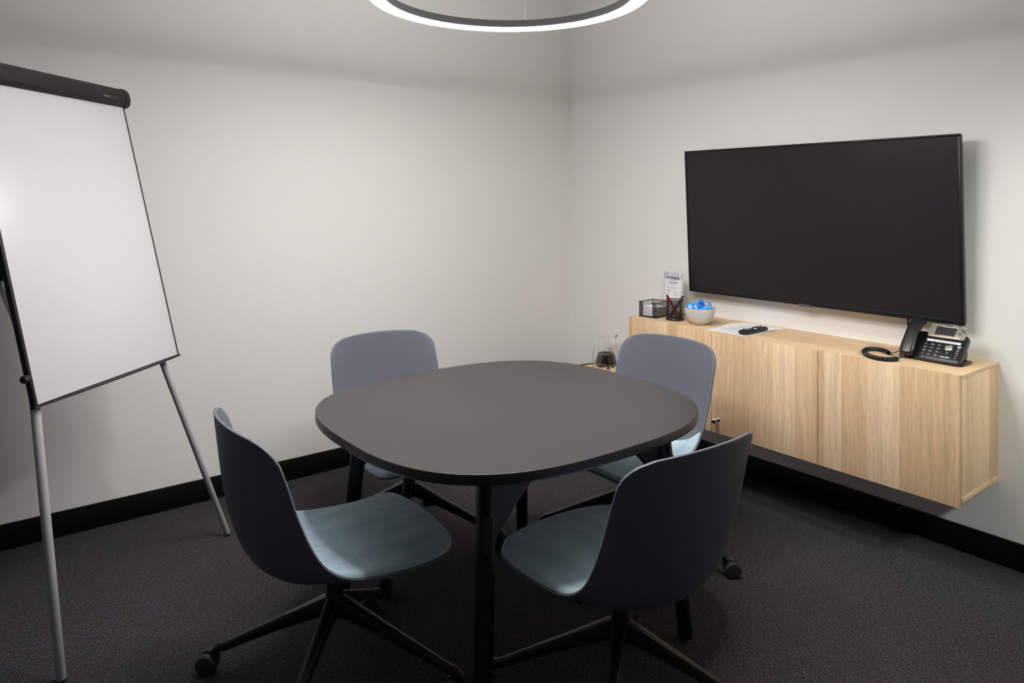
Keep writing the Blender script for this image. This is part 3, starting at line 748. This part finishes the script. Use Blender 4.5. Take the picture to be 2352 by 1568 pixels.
# printed sheet with the remote on it
pp = [(-.352, -1.372), (-.360, -1.580), (-.05, -1.590), (-.045, -1.380)]
ctr = Vector((-.198, -1.470)); 
sheet = thing('printed_sheet', 'white printed sheet of paper under the television remote on the cabinet', 'paper', (-.1855, -1.482, CT+.0002), 0)
bm = new(); NX, NY = 30, 20; G = []
for th_ in (.0004, 0):
    g = []
    for i in range(NX+1):
        x = -.161+.322*i/NX; row = []
        for j in range(NY+1):
            y = -.111+.222*j/NY
            z = .007*max(0, (y-.05)/.061)**1.5*math.exp(-((x-.04)/.07)**2)+.003*max(0, (-y-.08)/.031)*math.exp(-((x-.05)/.05)**2)
            row.append(bm.verts.new((x, y, z+th_)))
        g.append(row)
    G.append(g)
for g, up_ in zip(G, (1, 0)):
    for i in range(NX):
        for j in range(NY):
            q = (g[i][j], g[i+1][j], g[i+1][j+1], g[i][j+1]); bm.faces.new(q if up_ else q[::-1])
obj('sheet', bm, 'paper', sheet, 0)
MP = Tr(0, 0, .0006) @ Rz(-90) @ Matrix.Diagonal((1.05, 1.06, 1, 1))
for para in (((.11, .118), (.04, .100)), ((.13, .070), (.12, .062), (.135, .054)), ((.10, .030), (.13, .022), (.12, .014)), ((.05, -.02), (.13, -.032), (.12, -.040), (.13, -.048), (.07, -.06)), ((.10, -.09), (.07, -.10))):
    bm = new()
    for w, yy in para:
        n = max(2, int(w/.011))
        for q in range(n): flat(bm, -.07+w*(q+.4)/n, yy, w/n*.72, .0028, 0, MP)
    obj('printed_paragraph', bm, 'ink_grey', sheet, 0)
rm = thing('remote_control', 'black television remote with coloured buttons lying on the printed sheet', 'remote control', (-.233, -1.561, CT+.0007), math.radians(181))
bm = new(); rings = []
RL = .184; kx = 1.22
for x, s in ((-RL/2, .80), (-RL/2+.004, .95), (-RL/2+.012, 1), (RL/2-.012, 1), (RL/2-.004, .95), (RL/2, .80)):
    rings.append([Vector((x, s*.0235*math.copysign(abs(math.cos(a))**.7, math.cos(a)), .0105+s*.0105*(math.sin(a) if math.sin(a) < 0 else min(math.sin(a)*1.3, .9)))) for a in [2*PI*k/20 for k in range(20)]])
loft(bm, rings); bmesh.ops.recalc_face_normals(bm, faces=bm.faces); obj('remote_body', bm, 'black_plastic', rm, 40)
def rb(x, y, w, h, m, name='button'):
    bm = new(); box(bm, (x*kx, y, .0208), (w*1.15, h, .004), .001); obj(name, bm, m, rm)
rb(-.064, .010, .007, .007, 'button_red', 'power_button'); rb(-.064, -.012, .008, .006, 'button_dark')
for r_ in range(4):
    for c_ in range(3): rb(-.050+.012*r_, -.013+.013*c_, .007, .009, 'button_dark', 'number_button')
for y in (-.013, .013): rb(.003, y, .016, .008, 'button_white', 'rocker_button')
rb(.003, 0, .008, .008, 'button_dark')
rb(.024, 0, .016, .016, 'button_dark', 'direction_pad')
for k, m in enumerate(('button_red', 'button_green', 'button_yellow', 'button_blue')): rb(.044, -.0147+.0098*k, .006, .0075, m, 'colour_button')
for k in range(3): rb(.054, -.012+.012*k, .004, .008, 'button_dark')
bm = new(); box(bm, (.066*kx, 0, .0203), (.003, .018, .0008), 0); obj('printed_logo', bm, 'button_dark', rm)

# ------------------------------------------------------------------ desk phone
PO = (-.238, -2.215, CT); PHZ = -91
ph_ = thing('desk_phone', 'black office desk phone with corded handset at the right end of the cabinet', 'telephone', PO, math.radians(PHZ))
al = 44.
MP = Tr(0, .010, .017) @ Rx(al)          # phone face: x right, y up the slope, z out of the face
KX0, KX1 = .072, .224; SL = .128
bm = new(); prism(bm, rrect(KX1-KX0, SL, .010, 5, (KX0+KX1)/2, SL/2), -.026, .0, bev=.005); apply(bm, MP); obj('housing', bm, 'phone_black', ph_, 40)
bm = new(); prism(bm, rrect(.074, SL+.010, .008, 5, .036, (SL+.010)/2-.004), -.030, -.012, bev=.004); apply(bm, MP); obj('handset_cradle', bm, 'phone_black', ph_, 40)
bm = new(); rings = []
for k in range(9):       # rounded lower front lip
    a = math.radians(-100+20*k); rings.append([Vector((x, .004+.010*math.cos(a)*-1, -.014+.013*math.sin(a))) for x in ()])
box(bm, ((KX0+KX1)/2, .001, -.016), (KX1-KX0-.004, .014, .028), .006, 3); apply(bm, MP); obj('front_lip', bm, 'phone_black', ph_, 40)
# foot at the back
bm = new(); pts = [(.075, .045), (.205, .045), (.215, .135), (.065, .135)]
box(bm, (.150, .040, .005), (.13, .010, .010), .003)
for x in (.086, .222): box(bm, (x, .072, .006), (.012, .085, .012), .003)
box(bm, (.154, .112, .006), (.148, .012, .012), .004)
tube(bm, [(.085, .088, .036), (.212, .088, .036)], .026, 20); box(bm, (.148, .080, .026), (.12, .03, .05), .006)
obj('stand', bm, 'phone_black', ph_, 40)
# display
MD = MP @ Tr(0, 0, .002)
bm = new(); prism(bm, rrect(.132, .064, .009, 6, .1467, .134), -.010, .004, bev=.0015); apply(bm, MD); dsp = obj('display_panel', bm, 'phone_champagne', ph_, 40)
yb = .134-.037
bm = new(); box(bm, (.140, yb+.036, .0042), (.072, .040, .0012), .0004); apply(bm, MD); lc = obj('display_screen', bm, 'lcd', dsp)
bm = new(); text(bm, '12:14', .012, MD @ Tr(.126, yb+.039, .0052), 0); text(bm, '3001', .012, MD @ Tr(.161, yb+.039, .0052), 0); box(bm, (.140, yb+.020, .0052), (.066, .004, .0004), 0, M=MD); obj('display_digits', bm, 'lcd_ink', lc, 0)
bm = new(); box(bm, (.141, yb+.0585, .0046), (.076, .0036, .002), .0008, M=MD); box(bm, (.1015, yb+.036, .0046), (.0022, .040, .0016), .0006, M=MD); box(bm, (.199, yb+.0645, .0044), (.015, .0038, .0012), .0005, M=MD); obj('display_trim', bm, 'phone_silver', dsp)
bm = new(); text(bm, 'Yealink', .0078, MD @ Tr(.146, yb+.0642, .0045), 0, xbold=.0002); text(bm, 'T20P', .0055, MD @ Tr(.200, yb+.009, .0045), 0); obj('printed_logo', bm, 'ink', dsp, 0)
for x, y in ((.196, yb+.052), (.203, yb+.042), (.192, yb+.032)):
    bm = new(); prism(bm, [(x+.0046*math.cos(2*PI*k/16), y+.0034*math.sin(2*PI*k/16)) for k in range(16)], .004, .0054); apply(bm, MD); obj('line_button', bm, 'button_dark', dsp)
# paper strip
bm = new(); box(bm, (.1447, .0865, .0006), (.121, .0105, .0008), .0002); apply(bm, MP)
stp = obj('label_strip', bm, 'print_white', ph_, 0)
bm = new(); text(bm, 'DIAL 9000 FOR RECEPTION', .0066, MP @ Tr(.148, .0865, .0012), 0); obj('printed_text', bm, 'ink_grey', stp, 0)
sub = {'2': 'abc', '3': 'def', '4': 'ghi', '5': 'jkl', '6': 'mno', '7': 'pqrs', '8': 'tuv', '9': 'wxyz', '#': 'send', '*': '.', '0': '', '1': ''}
for r_, rowk in enumerate(('123', '456', '789', '*0#')):
    for c_, k in enumerate(rowk):
        x = .0880+.0236*c_; y = .0670-.0165*r_
        bm = new(); prism(bm, rrect(.0155, .0095, .003, 3, x, y), -.001, .0022, bev=.0008); apply(bm, MP)
        text(bm, k, .0078, MP @ Tr(x-.002, y, .0025), 1, ext=.0001, xbold=.0001)
        if sub[k]: text(bm, sub[k], .0042, MP @ Tr(x+.0042, y-.001, .0025), 1, ext=.0001)
        obj('key', bm, ['phone_key', 'print_white'], ph_, 40)
# navigation ring
bm = new(); N0 = (.170, .061)
outc = [(N0[0]+.0150*math.cos(2*PI*k/32), N0[1]+.0150*math.sin(2*PI*k/32)) for k in range(32)]
prism(bm, outc, -.001, .002, bev=.0006); apply(bm, MP); nv = obj('navigation_key', bm, 'phone_silver', ph_, 40)
for k in range(4):
    a = PI/2*k+.2; bm = new(); prism(bm, [(N0[0]+.0145*math.cos(a)+.0036*math.cos(2*PI*q/12), N0[1]+.0145*math.sin(a)+.0036*math.sin(2*PI*q/12)) for q in range(12)], .0, .003); apply(bm, MP); obj('arrow_key', bm, 'phone_key', nv)
bm = new(); lathe(bm, [(0, .001), (.0062, .001), (.006, .003), (.0045, .0042), (0, .0045)], 20, (N0[0], N0[1], 0)); apply(bm, MP); obj('centre_key', bm, 'phone_silver', nv, 60)
for k in range(6):
    x, y = .2045, .0725-.0110*k
    bm = new(); prism(bm, rrect(.0150, .0075, .003, 3, x, y), -.001, .0022, bev=.0008); apply(bm, MP)
    if k > 0:
        w = .009 if k < 4 else .006; flat(bm, x, y+(.0015 if k < 4 else 0), w, .0016, 1, MP, .0025)
    obj('function_key', bm, ['phone_silver' if k == 0 else 'phone_key', 'print_white'], ph_, 40)
bm = new(); flat(bm, .170, .0385, .004, .0028, 0, MP, .0006); obj('indicator_mark', bm, 'print_white', ph_, 0); bm = new(); flat(bm, .170, .032, .003, .0022, 0, MP, .0006); obj('indicator_mark', bm, 'print_white', ph_, 0)
bm = new()
text(bm, 'Session DIAL', .0062, MP @ Tr(.168, .0160, .0004), 0, xbold=.0003); obj('printed_text', bm, 'print_white', ph_, 0)
# handset: arched bar, thick at both ends
path = [(-.012, .016, .0225), (.004, .020, .0285), (.03, .027, .0275), (.06, .033, .0245), (.09, .036, .0245), (.12, .034, .0255), (.148, .029, .026), (.166, .022, .0275), (.178, .010, .023)]
bm = new(); rings = []
for i, (y, z, hw) in enumerate(path):
    p = Vector((.037, y, z)); a = path[max(i-1, 0)]; b = path[min(i+1, len(path)-1)]
    d = Vector((0, b[0]-a[0], b[1]-a[1])).normalized(); nz_ = Vector((0, -d.z, d.y)); thick = (.030, .036, .030, .024, .022, .024, .032, .036, .028)[i]
    rg = []
    for k in range(24):
        t = 2*PI*k/24; c_, s_ = math.cos(t), math.sin(t)
        rg.append(p+Vector((hw*math.copysign(abs(c_)**.55, c_), 0, 0))+nz_*((thick*.5)*math.copysign(abs(s_)**.75, s_)-thick*.35))
    rings.append(rg)
loft(bm, rings)
bmesh.ops.recalc_face_normals(bm, faces=bm.faces); apply(bm, MP @ Tr(0, 0, .004)); hs_ = obj('handset', bm, 'phone_black', ph_, 40)
md = hs_.modifiers.new('s', 'SUBSURF'); md.levels = 1; md.render_levels = 2
bm = new(); text(bm, 'HD VOICE', .0062, MP @ Tr(.037, .158, .0312) @ Rx(-14), 0, xbold=.0002); obj('printed_logo', bm, 'print_white', hs_, 0)
# cord: plain tail, then tight coil lying on the cabinet
bm = new()
cpath = catmull([(.038, .004, .026), (.040, -.030, .016), (.034, -.060, .0098), (.024, -.092, .0092), (-.004, -.113, .0092), (-.044, -.108, .0092), (-.085, -.078, .0092), (-.116, -.030, .0092), (-.126, .022, .0092), (-.104, .052, .0092), (-.066, .044, .0092), (-.036, .012, .0096)], 30)
N = len(cpath); cum = [0]
for a, b in zip(cpath, cpath[1:]): cum.append(cum[-1]+(b-a).length)
coil = []; pitch = .0042; start = .068
def at(s):
    import bisect
    i = min(max(bisect.bisect(cum, s)-1, 0), N-2); f = (s-cum[i])/max(cum[i+1]-cum[i], 1e-9); return cpath[i].lerp(cpath[i+1], f), (cpath[i+1]-cpath[i]).normalized()
s = 0
while s < start: coil.append(at(s)[0]); s += .004
turns = (cum[-1]-.004-start)/pitch; steps = int(turns*10)
for k in range(steps):
    s = start+k/10*pitch; p, d = at(s); a, b = frame_at(d); t = 2*PI*k/10; rr_ = .0072*min(1, k/12+.1)
    coil.append(p+(a*math.cos(t)+b*math.sin(t))*rr_)
coil += [Vector((-.024, .006, .012)), Vector((-.008, .010, .018)), Vector((.010, .022, .028))]
tube(bm, coil, .0019, 6); obj('coiled_cord', bm, 'black_plastic', ph_, 60)

# ------------------------------------------------------------------ camera, world, view
cam = bpy.data.cameras.new('camera'); co = bpy.data.objects.new('camera', cam); C.objects.link(co)
co.location = (-3.187, -3.528, 1.42); co.rotation_euler = (PI/2, 0, -math.atan2(.6098, .7926))
cam.sensor_fit = 'HORIZONTAL'; cam.sensor_width = 36; cam.lens = 36*1632/2352; cam.shift_y = -329/2352; cam.clip_start = .05
sc.camera = co
sl = bpy.data.lights.new('wall_fill_spot', 'SPOT'); so = bpy.data.objects.new('wall_fill_spot', sl); C.objects.link(so)  # unseen spot behind the camera, added to brighten right wall and cabinet end
so.location = (-1.0, -4.45, 2.4); sl.energy = 190; sl.color = (.93, 1, .94); sl.spot_size = math.radians(46); sl.spot_blend = 1; sl.shadow_soft_size = .15
so.rotation_euler = (Vector((0, -2.75, .95))-Vector(so.location)).to_track_quat('-Z', 'Y').to_euler()
w = bpy.data.worlds.new('world'); sc.world = w; w.use_nodes = True
w.node_tree.nodes['Background'].inputs[0].default_value = (.5, .52, .55, 1); w.node_tree.nodes['Background'].inputs[1].default_value = .05
vs = sc.view_settings; vs.view_transform = 'Standard'; vs.look = 'None'; vs.gamma = 1; vs.use_curve_mapping = False; vs.exposure = .06
